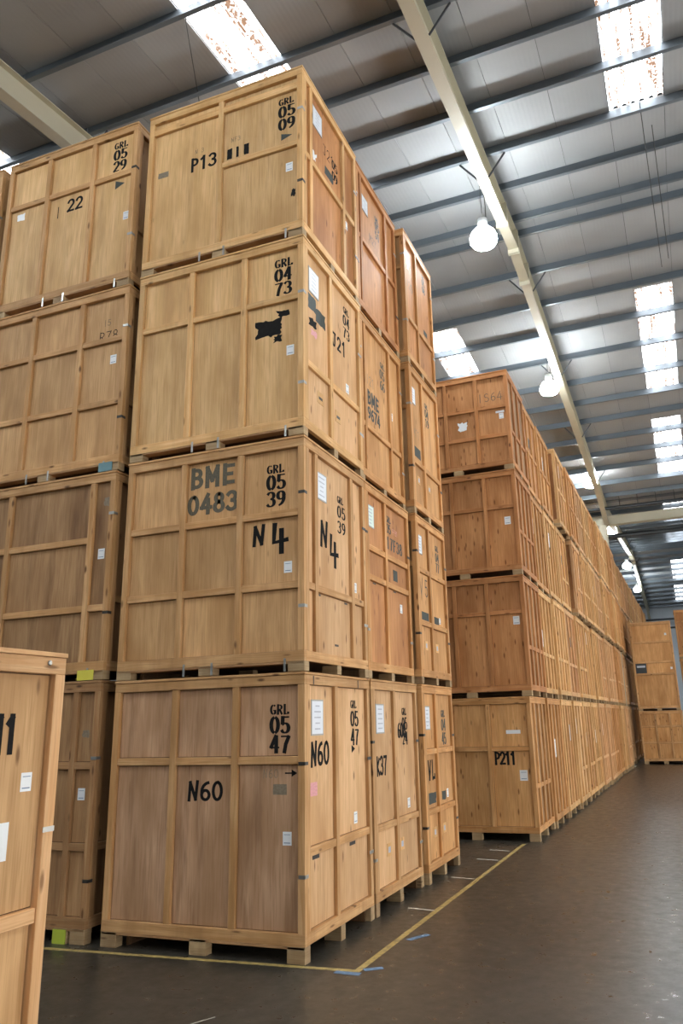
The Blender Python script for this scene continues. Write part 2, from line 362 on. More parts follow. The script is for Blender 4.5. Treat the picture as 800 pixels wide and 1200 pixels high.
# ------------------------------------------------------------------ crates
PW = .068     # batten width
def crate(loc, L, Wd, H, fl, el, tf, te, tb, label, group=None, foot=.09, rz=0.0, detail=2, name='storage_crate', frails=0, clips=True, core='core_wood'):
    """origin at the crate's near right foot; x runs -L..0, y runs 0..Wd.
    fl / el: dict(v=[battens], h=[(height, first cell, last cell)]) for the front and the end"""
    c = link(name, None, None, loc, rz); c.empty_display_size = .2
    tag(c, label, 'crate', group)
    t = .045; zb = foot; zt = H-.004
    board('crate_body', c, -L+t, -t, t, Wd-t, zb+.01, zt-.02, core, 0)
    # lid and base boards
    board('lid_board', c, -L-.006, .006, -.006, Wd+.006, zt-.024, zt, 'bh_'+tb)
    tl = zt-.026
    bz0, bz1 = zb, zb+.095
    def face(kind, span, lay, tp):
        def B(nm, a0, a1, z0, z1, mat, d0, d1, bev=.003):
            if kind == 'front': return board(nm, c, a0, a1, d0, d1, z0, z1, mat, bev)
            return board(nm, c, -d1, -d0, a0, a1, z0, z1, mat, bev)
        a0, a1 = span
        rail = 'front_rail' if kind == 'front' else 'end_rail'
        B(rail, a0, a1, bz0, bz1, 'bh_'+tb, .0, t)
        B(rail, a0, a1, tl-.085, tl, 'bh_'+tb, .0, t)
        ztop = tl-.085
        if kind == 'front' and frails:
            B(rail, a0+PW, a1-PW, ztop-frails, ztop-frails+.085, 'bh_'+tb, .004, t)
        B('corner_post', a0, a0+PW, bz1, ztop, 'bv_'+tb, .0, t); B('corner_post', a1-PW, a1, bz1, ztop, 'bv_'+tb, 0, t)
        xs = [a0+PW]+[v for v in lay['v'] for _ in (0, 1)]+[a1-PW]
        for v in lay['v']: B('batten', v-PW/2, v+PW/2, bz1, ztop, 'bv_'+tb, .003, t)
        nv = len(lay['v']); edges = [a0+PW]; cells = []
        for v in lay['v']: cells.append((edges[-1], v-PW/2)); edges.append(v+PW/2)
        cells.append((edges[-1], a1-PW))
        for i, (p, q) in enumerate(cells):
            hs = sorted([hh for hh, f, l in lay['h'] if f <= i <= l]); z0 = bz1
            for hh in hs+[None]:
                z1 = ztop if hh is None else hh-PW/2
                pan = ('plywood_panel')
                B(pan, p+.006, q-.006, z0+.006, z1-.006, 'ply_'+tp, DP, t+.001, 0)
                if hh is not None:
                    B('batten', p, q, hh-PW/2, hh+PW/2, 'bh_'+tb, .008, t); z0 = hh+PW/2
    face('front', (-L, 0), fl, tf)
    if el: face('end', (t, Wd), el, te)
    # foot blocks (front row of three, end row of three, one at the far corner)
    for fx in (-L+.085, -L/2, -.085):
        for fy in ((.05, Wd/2, Wd-.05)):
            if detail < 2 and (fx < -.1 and fy > .1): continue
            board('foot_block', c, fx-.085, fx+.085, fy-.05, fy+.05, .001, foot, 'foot_wood')
    board('runner', c, -L+.06, -.06, Wd-.13, Wd-.105, .002, foot, 'core_wood', 0)  # added dark filler that closes the foot slots to look like deep shade
    if detail >= 2: board('runner', c, -L+.20, -L+.225, .12, Wd-.14, .002, foot, 'core_wood', 0)
    if detail >= 2:
        board('skid_board', c, -L+.01, -.01, .0, .1, foot-.022, foot-.001, 'bh_brown')
    if clips and loc[2] > .1:
        for u in (-L*.62, -L*.47, -.2): board('tie_plate', c, u-.011, u+.011, -.0045, -.0008, .004, foot+.03, 'clip_metal', 0)
    if clips:
        rnd = random.Random(str(loc))
        for zz in (.58+rnd.uniform(-.1, .1), 1.7+rnd.uniform(-.15, .1)):
            mt = 'clip_metal' if rnd.random() < .55 else 'clip_dark'
            k = board('corner_clip', c, -.06, .003, -.004, -.0005, zz, zz+.03, mt, 0)
            board('clip_leg', k, .0315, .0345, .001, .06, -.014, .014, mt, 0)
            if el: board('corner_clip', c, .0005, .004, Wd-.1, Wd+.006, zz-.03, zz, mt, 0)
    return c

V3 = [-1.375, -.71]
FL = {
 'two': dict(v=V3, h=[(1.58, 0, 2)]),
 'three': dict(v=V3, h=[(1.55, 0, 2), (.80, 0, 2)]),
}
EA = dict(v=[.76], h=[(.83, 0, 1)])
EB = dict(v=[.29, 1.19], h=[(.80, 0, 2)])
LM = 2.075
Z = [0.0, 2.367, 4.645, 6.907]; ZH = [2.365, 2.276, 2.260, 2.213]

# --- near corner stack
G0 = 'crates of the near corner stacks'
c = crate((-.01, 0, Z[0]), LM, 1.575, ZH[0], dict(v=V3, h=[(1.6, 0, 2)]), dict(v=[.71], h=[(.84, 0, 1)]), 'rosy', 'peach', 'tan',
          'worn crate marked N60, stencilled 0547, bottom of the near corner stack', G0, foot=.13)
number(c, 'front', -.36, 1.665, ['GRL', '05', '47'], h=.145, first=.085)
write('handwritten_mark', c, 'front', 'N60', -1.21, 1.26, .16, 'marker', wsc=1.12)
write('handwritten_note', c, 'front', 'N60', -.43, 1.45, .075, 'pen', 'ink_grey')
write('handwritten_note', c, 'front', 'I', -.27, 1.463, .0, 'pen')
o = mesh_from('arrow_mark', [(-.21, DP-.0015, 1.485), (-.13, DP-.0015, 1.485), (-.13, DP-.0015, 1.497), (-.21, DP-.0015, 1.497), (-.145, DP-.0015, 1.46), (-.09, DP-.0015, 1.491), (-.145, DP-.0015, 1.522)], [(0, 1, 2, 3), (4, 5, 6)], 'ink', c)
blot('tape_residue', c, 'front', -.33, -.19, 1.31, 1.40, 'ink_grey', .03, 16)
sticker(c, 'front', -.23, .90)
sheet(c, .2, 1.80, seed=1)
write('handwritten_mark', c, 'end', 'N60', .2, 1.54, .20, 'marker', wsc=.95)
write('stencil_letters', c, 'end', 'GRL', 1.13, 2.05, .075, 'stencil')
write('stencil_number', c, 'end', '05', 1.13, 1.87, .15, 'stencil')
write('stencil_number', c, 'end', '47', 1.13, 1.69, .15, 'stencil')
tri(c, 'end', 1.14, 1.61, .09, .08)
blot('pink_note', c, 'end', .18, .33, 1.28, 1.40, 'pink_note', .05, 16)
sticker(c, 'end', 1.17, .94)
for u, z in ((.22, .78), (1.05, .775)): plate('hand_slot', c, 'end', u, u+.14, z-.02, z+.012, 'clip_dark', .002)
for u in (.18, 1.25): plate('hinge_strap', c, 'end', u, u+.015, 2.25, 2.33, 'clip_dark', .003, .0)

c = crate((-.012, .005, Z[1]), LM, 1.575, ZH[1], dict(v=V3, h=[(1.5, 0, 2), (.8, 0, 2)]), dict(v=[.29, 1.2], h=[(.8, 0, 2)]), 'tan', 'peach', 'tan',
          'crate marked N4, stencilled BME 0483, second up in the near corner stack', G0)
write('stencil_letters', c, 'front', 'BME', -1.31, 1.90, .20, 'block', 'ink_faded', wsc=1.15, adv=.78)
write('stencil_number', c, 'front', '0483', -1.33, 1.62, .19, 'block', 'ink_faded', wsc=1.05, adv=.76)
number(c, 'front', -.42, 1.59, ['GRL', '05', '39'], h=.15, first=.085)
write('handwritten_mark', c, 'front', 'N', -.57, 1.22, .19, 'marker', wsc=1.1); write('handwritten_mark', c, 'front', 'h', -.36, 1.13, .27, 'marker', wsc=.9)
sticker(c, 'front', -.23, .92)
sheet(c, .34, 1.72, .25, .29, seed=2)
write('stencil_letters', c, 'end', 'GRL', .87, 1.81, .075, 'stencil'); write('stencil_number', c, 'end', '05', .87, 1.65, .13, 'stencil', wsc=1.15, adv=.78); write('stencil_number', c, 'end', '39', .87, 1.48, .13, 'stencil', wsc=1.15, adv=.78)
write('handwritten_mark', c, 'end', 'N', .44, 1.26, .25, 'marker', wsc=1.1); write('handwritten_mark', c, 'end', 'h', .66, 1.10, .3, 'marker', wsc=1.05)
sticker(c, 'end', 1.28, .90)
for u in (.36, 1.02): plate('hand_slot', c, 'end', u, u+.07, .735, .755, 'clip_dark', .002)
plate('hand_slot', c, 'end', .76, .85, .28, .30, 'clip_dark', .002)

c = crate((-.01, 0, Z[2]), LM, 1.575, ZH[2], dict(v=V3, h=[(1.55, 0, 2)]), dict(v=[.71], h=[(.83, 0, 1)]), 'pale', 'peach', 'pale',
          'pale crate stencilled 0473 with black painted-out marks, third up in the near corner stack', G0)
number(c, 'front', -.35, 1.615, ['GRL', '04', '73'], h=.145, first=.095)
blot('painted_patch', c, 'front', -.59, -.26, 1.14, 1.36, 'ink', .2, 32, seed=4); blot('painted_patch', c, 'front', -.34, -.15, 1.35, 1.44, 'ink', .3, 16, seed=5)
blot('painted_patch', c, 'front', -.38, -.24, 1.06, 1.16, 'ink', .4, 16, seed=6)
sticker(c, 'front', -.21, .90)
sheet(c, .19, 1.70, .25, .30, seed=3)
blot('painted_patch', c, 'end', .18, .38, 1.50, 1.68, 'ink_green', .12, 16, seed=7); blot('painted_patch', c, 'end', .36, .62, 1.42, 1.60, 'ink_green', .12, 16, seed=8)
blot('painted_patch', c, 'end', .19, .40, 1.30, 1.42, 'ink', .3, 16, seed=9); blot('pink_note', c, 'end', .24, .42, 1.20, 1.30, 'pink_note', .3, 16, seed=10)
write('handwritten_mark', c, 'end', 'J21', .80, 1.36, .17, 'marker', adv=.8)
write('stencil_letters', c, 'end', 'GRL', 1.13, 1.94, .08, 'stencil'); write('stencil_number', c, 'end', '04', 1.12, 1.78, .13, 'stencil', adv=.8); write('stencil_number', c, 'end', '73', 1.12, 1.62, .13, 'stencil', adv=.8)
sticker(c, 'end', 1.17, .93)
for u, z in ((.40, .50), (.86, .46)):
    q = plate('label_plate', c, 'end', u, u+.14, z, z+.13, 'bv_pale', .004); board('label_slot', q, .0018, .003, -.045, .045, -.02, .01, 'clip_dark', 0)

c = crate((-.02, .005, Z[3]), LM-.01, 1.575, ZH[3], dict(v=[-1.06], h=[(1.2, 1, 1)]), dict(v=[.24, 1.17], h=[(1.12, 0, 2)]), 'pale', 'orange', 'pale',
          'pale crate marked P13 with doubled top rail, top of the near corner stack', G0, frails=.17)
number(c, 'front', -.31, 1.44, ['GRL', '05', '09'], h=.15, first=.085)
tri(c, 'front', -.28, 1.30, .14, .09, 'ink_green')
write('handwritten_mark', c, 'front', 'P13', -1.47, 1.27, .17, 'marker'); write('handwritten_note', c, 'front', 'NU3', -1.42, 1.50, .06, 'pen', 'ink_faded')
for u in (-.98, -.86, -.76): blot('painted_patch', c, 'front', u, u+(.07 if u != -.86 else .035), 1.27, 1.42, 'ink', .08, 16, seed=int(u*-100))
write('handwritten_note', c, 'front', 'NF3', -.93, 1.50, .06, 'pen', 'ink_faded')
blot('faded_stamp', c, 'front', -1.93, -1.78, 1.31, 1.39, 'ink_grey', .05, 16)
sticker(c, 'front', -.22, .87)
blot('torn_hole', c, 'front', -.16, -.09, .52, .64, 'ink', .3, 16, seed=20)
sheet(c, .33, 1.70, .26, .28, seed=4)
write('handwritten_mark', c, 'end', 'J21', .62, 1.52, .15, 'pen'); blot('painted_patch', c, 'end', .66, .92, 1.27, 1.40, 'ink_green', .1, 16, seed=21)
write('stencil_number', c, 'end', '05', .88, 1.52, .12, 'stencil'); write('stencil_number', c, 'end', '09', .88, 1.36, .12, 'stencil')
sticker(c, 'end', 1.25, .92); blot('scraped_label', c, 'end', .30, .45, 1.20, 1.36, 'white_label', .4, 16, seed=22)

# --- second column
c = crate((.0, 1.605, Z[0]), LM, 1.58, ZH[0], FL['two'], dict(v=[.75], h=[(.82, 0, 1)]), 'tan', 'peach', 'tan',
          'plywood crate marked K37 on its end, bottom of the second stack along the aisle', G0, foot=.13)
sheet(c, .2, 1.78, seed=5); write('handwritten_mark', c, 'end', 'K37', .2, 1.35, .19, 'marker', wsc=.8)
write('stencil_letters', c, 'end', 'GRL', 1.08, 1.98, .08, 'stencil'); write('stencil_number', c, 'end', '05', 1.08, 1.81, .14, 'stencil'); write('stencil_number', c, 'end', '24', 1.08, 1.64, .14, 'stencil')
write('stencil_number', c, 'end', '608', .92, 1.72, .17, 'stencil', wsc=.8)
sticker(c, 'end', 1.19, .92)
for u in (.45, .88):
    q = plate('label_plate', c, 'end', u, u+.13, .50, .63, 'bv_pale', .004); board('label_mark', q, .0018, .003, -.035, .035, -.03, .03, 'print_grey', 0)
plate('hinge_strap', c, 'end', .1, .2, 2.17, 2.19, 'clip_dark', .003)
c = crate((-.02, 1.61, Z[1]), LM, 1.575, ZH[1], FL['two'], dict(v=[.70], h=[(1.5, 0, 1), (1.15, 0, 1)]), 'tan', 'orange', 'amber',
          'orange-toned crate with pale green sheet, second up in the second aisle stack', G0)
sheet(c, .12, 1.76, .24, .27, 'pale_green_paper', seed=6)
write('stencil_letters', c, 'end', 'GRL', .80, 1.96, .08, 'stencil', 'ink_green'); write('stencil_number', c, 'end', '05', .80, 1.82, .12, 'stencil', 'ink_green'); write('stencil_number', c, 'end', '17F38', .80, 1.62, .15, 'stencil', 'ink_green', adv=.8)
write('handwritten_note', c, 'end', 'FF81', 1.02, 1.84, .07, 'pen', 'pink_note')
plate('painted_patch', c, 'end', 1.0, 1.16, 1.24, 1.38, 'ink_green', .002)
for u in (.28, .98): plate('hand_slot', c, 'end', u, u+.1, 1.09, 1.105, 'clip_dark', .003)
sticker(c, 'end', 1.22, .86)
c = crate((-.045, 1.62, Z[2]), LM, 1.57, ZH[2], FL['two'], dict(v=[.2, 1.10], h=[(.78, 0, 2)]), 'tan', 'amber', 'amber',
          'amber crate stencilled BME on its end, third up in the second aisle stack', G0)
write('stencil_letters', c, 'end', 'BME', .33, 1.12, .17, 'block', 'ink_green', adv=.8); write('stencil_number', c, 'end', '9674', .33, .92, .15, 'block', 'ink_green')
write('stencil_letters', c, 'end', 'GRL', .82, 1.82, .08, 'stencil', 'ink_faded'); write('stencil_number', c, 'end', '05', .80, 1.66, .13, 'stencil', 'ink_faded'); write('stencil_number', c, 'end', '66', .80, 1.50, .13, 'stencil', 'ink_faded')
write('handwritten_mark', c, 'end', 'I21', .30, 1.38, .13, 'pen', 'ink_grey'); sticker(c, 'end', 1.17, 1.2)
c = crate((-.045, 1.61, Z[3]), LM, 1.57, ZH[3], FL['two'], dict(v=[.2, 1.15], h=[(1.15, 0, 2)]), 'tan', 'orange', 'orange',
          'orange-toned crate with white sheet and faded stencil, top of the second aisle stack', G0)
sheet(c, .30, 1.66, .22, .24, seed=8)
write('stencil_letters', c, 'end', 'GRL', .80, 1.82, .07, 'stencil', 'ink_green'); write('stencil_number', c, 'end', '05', .80, 1.68, .12, 'stencil', 'ink_green'); write('stencil_number', c, 'end', '51', .80, 1.53, .12, 'stencil', 'ink_green')
write('handwritten_mark', c, 'end', 'M27', .56, 1.33, .12, 'pen', 'ink_green')

# --- third column
def third(k, tint, el, label, **kw):
    return crate((.045+(.012 if k else 0), 3.265, Z[k]), LM, 1.42, ZH[k], FL['two'], el, 'tan', tint, 'amber', label, G0, foot=.13 if k == 0 else .09)
E3 = dict(v=[.61], h=[(1.52, 0, 1), (.80, 0, 1)])
c = third(0, 'amber', E3, 'amber crate marked VL above a black patch, bottom of the third aisle stack')
sheet(c, .16, 1.79, .24, .30, seed=9); write('handwritten_mark', c, 'end', 'VL', .24, 1.18, .22, 'marker')
blot('painted_patch', c, 'end', .14, .55, .88, 1.02, 'ink_green', .1, 16, seed=31); blot('painted_patch', c, 'end', .80, 1.0, .88, 1.0, 'ink_green', .1, 16, seed=32)
sticker(c, 'end', 1.04, .9)
write('stencil_letters', c, 'end', 'GRL', .93, 1.95, .09, 'stencil', 'ink_green'); write('stencil_number', c, 'end', '04', .93, 1.77, .15, 'stencil', 'ink_green'); write('stencil_number', c, 'end', '45', .93, 1.59, .15, 'stencil', 'ink_green')
for u in (.36, .78): q = plate('label_plate', c, 'end', u, u+.14, .48, .60, 'bv_pale', .004); board('label_mark', q, .0018, .003, -.03, .03, -.03, .03, 'print_grey', 0)
c = third(1, 'amber', E3, 'amber crate marked V5 above dark patch, second up in the third aisle stack')
sheet(c, .13, 1.75, .22, .27, seed=10); write('handwritten_mark', c, 'end', 'V5', .19, 1.18, .24, 'pen', 'ink_green', adv=.9)
plate('painted_patch', c, 'end', .12, .54, .85, .96, 'ink_green', .002); plate('painted_patch', c, 'end', .80, 1.02, .85, .95, 'ink_green', .002); sticker(c, 'end', 1.04, .87, .08)
write('stencil_letters', c, 'end', 'GRL', 1.0, 1.94, .08, 'stencil', 'ink_green'); write('stencil_number', c, 'end', '04', 1.0, 1.78, .13, 'stencil', 'ink_green'); write('stencil_number', c, 'end', '77', 1.0, 1.63, .13, 'stencil', 'ink_green')
for u in (.30, .8): q = plate('label_plate', c, 'end', u, u+.14, .45, .57, 'bv_pale', .004); board('label_mark', q, .0018, .003, -.03, .03, -.03, .03, 'print_grey', 0)
E3b = dict(v=[.61], h=[(.80, 0, 1)])
c = third(2, 'amber', E3b, 'amber crate with large dark painted square, third up in the third aisle stack')
sheet(c, .10, 1.70, .24, .26, seed=11); plate('painted_patch', c, 'end', .10, .50, .90, 1.05, 'ink_green', .002)
write('stencil_letters', c, 'end', 'GRL', .82, 1.86, .08, 'stencil', 'ink_green'); write('stencil_number', c, 'end', '04', .82, 1.71, .13, 'stencil', 'ink_green'); write('stencil_number', c, 'end', '19', .82, 1.56, .13, 'stencil', 'ink_green')
write('handwritten_mark', c, 'end', 'M11', .2, 1.2, .13, 'pen', 'ink_grey'); 
for u in (.30, .8): q = plate('label_plate', c, 'end', u, u+.12, .50, .62, 'bv_pale', .004); board('label_mark', q, .0018, .003, -.03, .03, -.03, .03, 'print_grey', 0)
c = third(3, 'orange', dict(v=[.60], h=[(.80, 0, 1)]), 'orange-toned crate with white sheet, top of the third aisle stack')
sheet(c, .08, 1.68, .22, .25, seed=12); write('handwritten_mark', c, 'end', 'V20', .19, 1.35, .14, 'pen', 'ink_grey')
write('stencil_letters', c, 'end', 'GRL', 1.0, 1.95, .07, 'stencil', 'ink_green'); write('stencil_number', c, 'end', '05', 1.0, 1.82, .11, 'stencil', 'ink_green'); write('stencil_number', c, 'end', '08', 1.0, 1.69, .11, 'stencil', 'ink_green')
plate('painted_patch', c, 'end', .98, 1.16, .92, 1.0, 'ink_green', .002)

# --- stack to the left of the corner stack
GL = 'crates of the stacks left of the corner stack'
ZL = [0, 2.39, 4.60, 6.86]; HL = [2.388, 2.208, 2.258, 2.27]
c = crate((-2.26, -.01, 0), 2.06, 1.56, HL[0], dict(v=[-1.4, -.30], h=[(1.57, 0, 2), (.83, 0, 2)]), EA, 'brown', 'brown', 'brown',
          'brown crate with lime wrap on a foot, bottom, left of the corner stack', GL, foot=.13)
sticker(c, 'front', -.22, 1.25); board('coloured_wrap', c, -.36, -.21, -.012, -.004, .0, .12, 'green_wrap', 0, label='lime green wrap on the foot')
blot('faded_stamp', c, 'front', -.22, -.12, 1.83, 1.91, 'ink_grey', .2, 16)
board('foot_block', c, -.36, -.2, 0, .1, .001, .13, 'foot_wood')
c = crate((-2.24, -.01, ZL[1]), 2.06, 1.56, HL[1], dict(v=[-1.45, -.30], h=[(1.46, 0, 1), (.73, 0, 2)]), EA, 'brown', 'brown', 'tan',
          'dull brown crate with wide panels, second up left of the near corner stack', GL)
sticker(c, 'front', -.20, 1.25); blot('faded_stamp', c, 'front', -.17, -.08, 1.82, 1.93, 'ink_grey', .2, 16)
board('coloured_wrap', c, -.32, -.12, -.008, -.001, .0, .1, 'yellow_wrap', 0, label='yellow wrap on the foot')
c = crate((-2.22, -.01, ZL[2]), 2.06, 1.56, HL[2], dict(v=[-1.40, -.67], h=[(1.6, 0, 2), (.82, 0, 2)]), EA, 'tan', 'brown', 'tan',
          'tan crate marked R78, third up left of the corner stack', GL)
write('handwritten_mark', c, 'front', 'R78', -.42, 1.60, .13, 'pen'); write('handwritten_note', c, 'front', 'I5', -.37, 1.80, .08, 'pen', 'ink_faded')
sticker(c, 'front', -.24, 1.3); board('coloured_wrap', c, -.26, -.08, -.008, -.001, .0, .1, 'blue_wrap', 0, label='faded blue paint on the foot')
c = crate((-2.25, -.01, ZL[3]), 2.04, 1.56, HL[3], dict(v=[-1.37, -.66], h=[(1.58, 0, 2)]), EA, 'pale', 'tan', 'tan',
          'pale crate stencilled 0529, marked 22, top of stack left of the corner stack', GL)
number(c, 'front', -.37, 1.665, ['GRL', '05', '29'], h=.145, first=.09); tri(c, 'front', -.32, 1.40, .14, .12, 'ink_green')
write('handwritten_mark', c, 'front', 'I', -1.24, 1.25, .16, 'pen'); write('handwritten_mark', c, 'front', '22', -1.05, 1.30, .17, 'marker', wsc=1.05)
sticker(c, 'front', -.17, .93); blot('scraped_label', c, 'front', -1.88, -1.74, 1.38, 1.5, 'white_label', .2, 16, seed=41)
for k in range(4):
    crate((-4.40, -.02, [0, 2.3, 4.5, 6.8][k]), 2.06, 1.56, [2.298, 2.198, 2.298, 2.32][k], FL['two'] if k % 2 else FL['three'], EA, 'tan', 'brown', 'tan',
          'crate at the far left edge of the photo, '+['bottom', 'second up', 'third up', 'topmost'][k]+' of its stack', GL, foot=.13 if k == 0 else .09)

# --- single crate in the left foreground
c = crate((.094, -3.055-1.56, 0), 2.06, 1.56, 2.3, FL['two'], dict(v=[], h=[(1.05, 0, 0)]), 'tan', 'tan', 'peach',
          'plywood crate cut off by the left foreground edge, marked 211, standing on its own', None, foot=.13, clips=False)
for txt, u in (('2', 1.085), ('1', 1.165), ('1', 1.235)): write('handwritten_mark', c, 'end', txt, u, 1.81, .165, 'marker', wsc=.62)
sticker(c, 'end', 1.355, 1.62, .08)
plate('document_sheet', c, 'end', 1.0, 1.305, 1.32, 1.49, 'white_label', .002)
blot('painted_patch', c, 'end', 1.2, 1.235, 1.27+.07, 1.36, 'ink', .2, 16); blot('scraped_label', c, 'end', 1.12, 1.22, 1.57, 1.63, 'white_label', .3, 16)
o = board('catch_plate', c, .0005, .004, 1.485, 1.56, 1.42, 1.445, 'clip_metal', 0)
bm = bmesh.new(); lathe(bm, [(.012, 0), (.014, .006), (.009, .01)], 12); b = bmobj('bolt_head', bm, 'clip_metal', c, (0.0, 1.44, 2.24)); b.rotation_euler = (0, R(90), 0)

# ------------------------------------------------------------------ long row beyond the cross aisle
Z2 = [0, 2.262, 4.322, 6.262]; H2 = [2.26, 2.058, 1.938, 1.955]
RX, RY = .78, 6.84
LEVEL = ['bottom level', 'second level', 'third level', 'top level']
ORD = ['nearest', 'second', 'third', 'fourth', 'fifth', 'sixth', 'seventh', 'eighth', 'ninth', 'tenth', 'eleventh', 'twelfth', 'thirteenth', 'fourteenth', 'fifteenth', 'sixteenth']
rnd = random.Random(3)
def rot(x, y): return (x*math.cos(BROT)-y*math.sin(BROT), x*math.sin(BROT)+y*math.cos(BROT))
NCOL = 25
RROT = R(-1.35)
def rrot(x, y): return (x*math.cos(RROT)-y*math.sin(RROT), x*math.sin(RROT)+y*math.cos(RROT))
row2 = {}
for i in range(NCOL):
    for k in range(4):
        yy = 1.57*i + (.12 if (k == 3 and i >= 3) or (k == 2 and i >= 4) else 0) + (.95 if i >= 12 else 0)
        xx = .0 + (.10 if (k == 3 and i >= 3) or (k == 2 and i >= 4) else 0) + rnd.uniform(-.02, .035)
        if i == 0: xx = (0, .05, .05, .045)[k]
        if i >= 12: xx -= .1
        p = rrot(xx, yy); loc = (RX+p[0], RY+p[1], Z2[k])
        ef = [dict(v=[.5, .99], h=[(.80, 0, 2)]), dict(v=[.40, .78, 1.17], h=[(.82, 0, 3)]), dict(v=[.5, .99], h=[(.78, 1, 2)]), dict(v=[.4, .78, 1.17], h=[])][(i*3+k*2+(i//2)) % 4 if i else (1, 1, 1, 0)[k]]
        if k == 3 and i: ef = dict(v=[.5, .99], h=[(1.0, 0, 2)])
        if i == 0:
            f = [dict(v=[-1.37, -.73], h=[(1.42, 0, 2)]), dict(v=[-1.25, -.66], h=[(1.42, 0, 2)]), dict(v=[-1.20, -.58], h=[(1.25, 0, 2)]), dict(v=[-1.22, -.62], h=[(1.25, 0, 2), (.68, 0, 2)])][k]
        else: f = dict(v=[-1.37, -.7], h=[])
        te = rnd.choice(['amber', 'tan', 'orange', 'orange', 'brown', 'orange', 'peach']); tb = rnd.choice(['pale', 'peach', 'pale', 'amber'])
        tf = 'orange' if k else 'amber'
        if k >= 2: te = rnd.choice(['amber', 'orange', 'orange', 'brown'])
        near = i < 9
        lv = ('bottom', 'second', 'third', 'top')[k]
        if i == 0: lab = ['crate marked P211 on the floor at the near end of the long far row', 'crate with one sticker, second level at the near end of the long far row',
             'crate with sticker at mid right, third level at the near end of the far row', 'crate with scribbled number and frosty patch, top near end of the long far row'][k]
        elif i < 12: lab = '%s-level crate of the long far row, %s from its near end' % (lv, ORD[i])
        else: lab = '%s-level distant crate of the long row, %s beyond the steel column' % (lv, ('first', *ORD[1:])[i-12])
        c = crate(loc, 2.06 if i < 12 else 1.9, 1.55, H2[k], f if i in (0, 3, 4, 12) else dict(v=[], h=[]), ef, tf, te, tb if i else ('amber', 'orange', 'orange', 'orange')[k], lab,
                  'distant crates of the long row' if i >= 12 else 'crates of the long row', foot=.12 if k == 0 else .09, rz=BROT*.6, detail=1, clips=False)
        row2[(i, k)] = c
        if i and i < 12 and rnd.random() < .9:
            sheet(c, rnd.choice([.55, 1.05, .15]), H2[k]*rnd.uniform(.45, .75), .24, .34, 'white_label' if rnd.random() < .5 else 'paper', 2, i*7+k)
        if i and i < 10 and rnd.random() < .35:
            plate('painted_patch', c, 'end', .6, .9, H2[k]*.6, H2[k]*.6+.22, 'ink_green', .002)
c = row2[(0, 0)]
write('handwritten_mark', c, 'front', 'P211', -.66, 1.18, .19, 'marker', wsc=.75, adv=.62); sticker(c, 'front', -.26, .92, .15)
plate('white_label', c, 'front', -.44, -.2, 1.66, 1.72, 'white_label', .002)
sheet(c, .12, 1.35, .12, .12, 'white_label', 1, 3)
sticker(row2[(0, 1)], 'front', -.23, 1.2, .13)
sticker(row2[(0, 2)], 'front', -.25, .92, .13)
c = row2[(0, 3)]
write('handwritten_mark', c, 'front', 'IS64', -.585, 1.38, .165, 'pen', 'ink_faded', adv=.75); sticker(c, 'front', -.2, 1.0, .1); plate('white_label', c, 'front', -.26, -.1, 1.12, 1.16, 'white_label', .002)
blot('frosty_patch', c, 'front', -1.0, -.8, .85, 1.05, 'white_label', .22, 24, seed=50)

# ------------------------------------------------------------------ crates at the end of the aisle
c = crate((3.17, 27.6, 0), 1.62+.03, 1.5, 2.06, dict(v=[-1.05, -.5], h=[(.82, 0, 2), (1.45, 0, 2)]), EA, 'amber', 'amber', 'tan',
          'crate with nine panels on the floor at the end of the aisle', 'crates at the end of the aisle', foot=.12, detail=1, clips=False)
c = crate((3.14, 27.62, 2.062), 1.62, 1.48, 3.58, dict(v=[], h=[(2.75, 0, 0), (1.45, 0, 0), (1.93, 0, 0)]), EA, 'amber', 'amber', 'tan',
          'tall crate with a dark notice, on top of the nine-panelled crate at the aisle end', 'crates at the end of the aisle', foot=.09, detail=1, clips=False)
n_ = plate('notice_panel', c, 'front', -1.54, -1.12, 1.50, 1.92, 'sign_dark', .006); 
board('notice_print', n_, -.16, .16, -.0045, -.0031, .02, .1, 'print_grey', 0)
for u, z in ((-.28, 3.0), (-.2, 1.62)): plate('white_label', c, 'front', u, u+.08, z, z+.09, 'white_label', .002)
for k in range(3):
    crate((5.4, 29.6, k*2.1), 2.06, 1.56, 2.098, FL['two'], EA, 'orange', 'amber', 'amber',
          'crate behind the aisle-end crates at the right edge, '+['on the floor', 'middle', 'topmost'][k], 'crates at the end of the aisle', detail=1, clips=False)

# ------------------------------------------------------------------ floor, markings, walls
o = board('floor', None, -24, 13.4, -29, 64, -.2, 0, 'floor_concrete', 0); tag(o, kind='structure')
o = board('wall_far', None, -24, 13.4, 62.6, 62.8, 0, 13.5, 'wall_sheet', 0); tag(o, kind='structure')
fr_ = o
V, F = [], []
for j in range(40):
    x = -18.6+j*.93; board('wall_panel', o, x-.455, x+.455, -.16, -.1, -6.7, 6.6, 'wall_sheet', 0)
for nm, a in (('wall_near', (-24, 13.4, -28.6, -28.4)), ('wall_left', (-24.2, -24, -28.4, 62.8)), ('wall_right', (13.2, 13.4, -28.4, 62.8))):
    o = board(nm, None, *a, 0, 13.5, 'wall_sheet', 0); tag(o, kind='structure')
for j in range(6):      # unseen glowing doors added to the right-hand wall to supply side light
    y = -9.5+6.2*j
    d = board('door_%d' % (j+1), None, 13.12, 13.2, y-2.2, y+2.2, 0, 4.7, 'cream_steel', 0); tag(d, kind='structure')
    for q in range(5): board('door_section', d, -.10, -.05, -2.05, 2.05, -2.3+q*.91, -2.3+q*.91+.86, 'daylit_panel', 0)
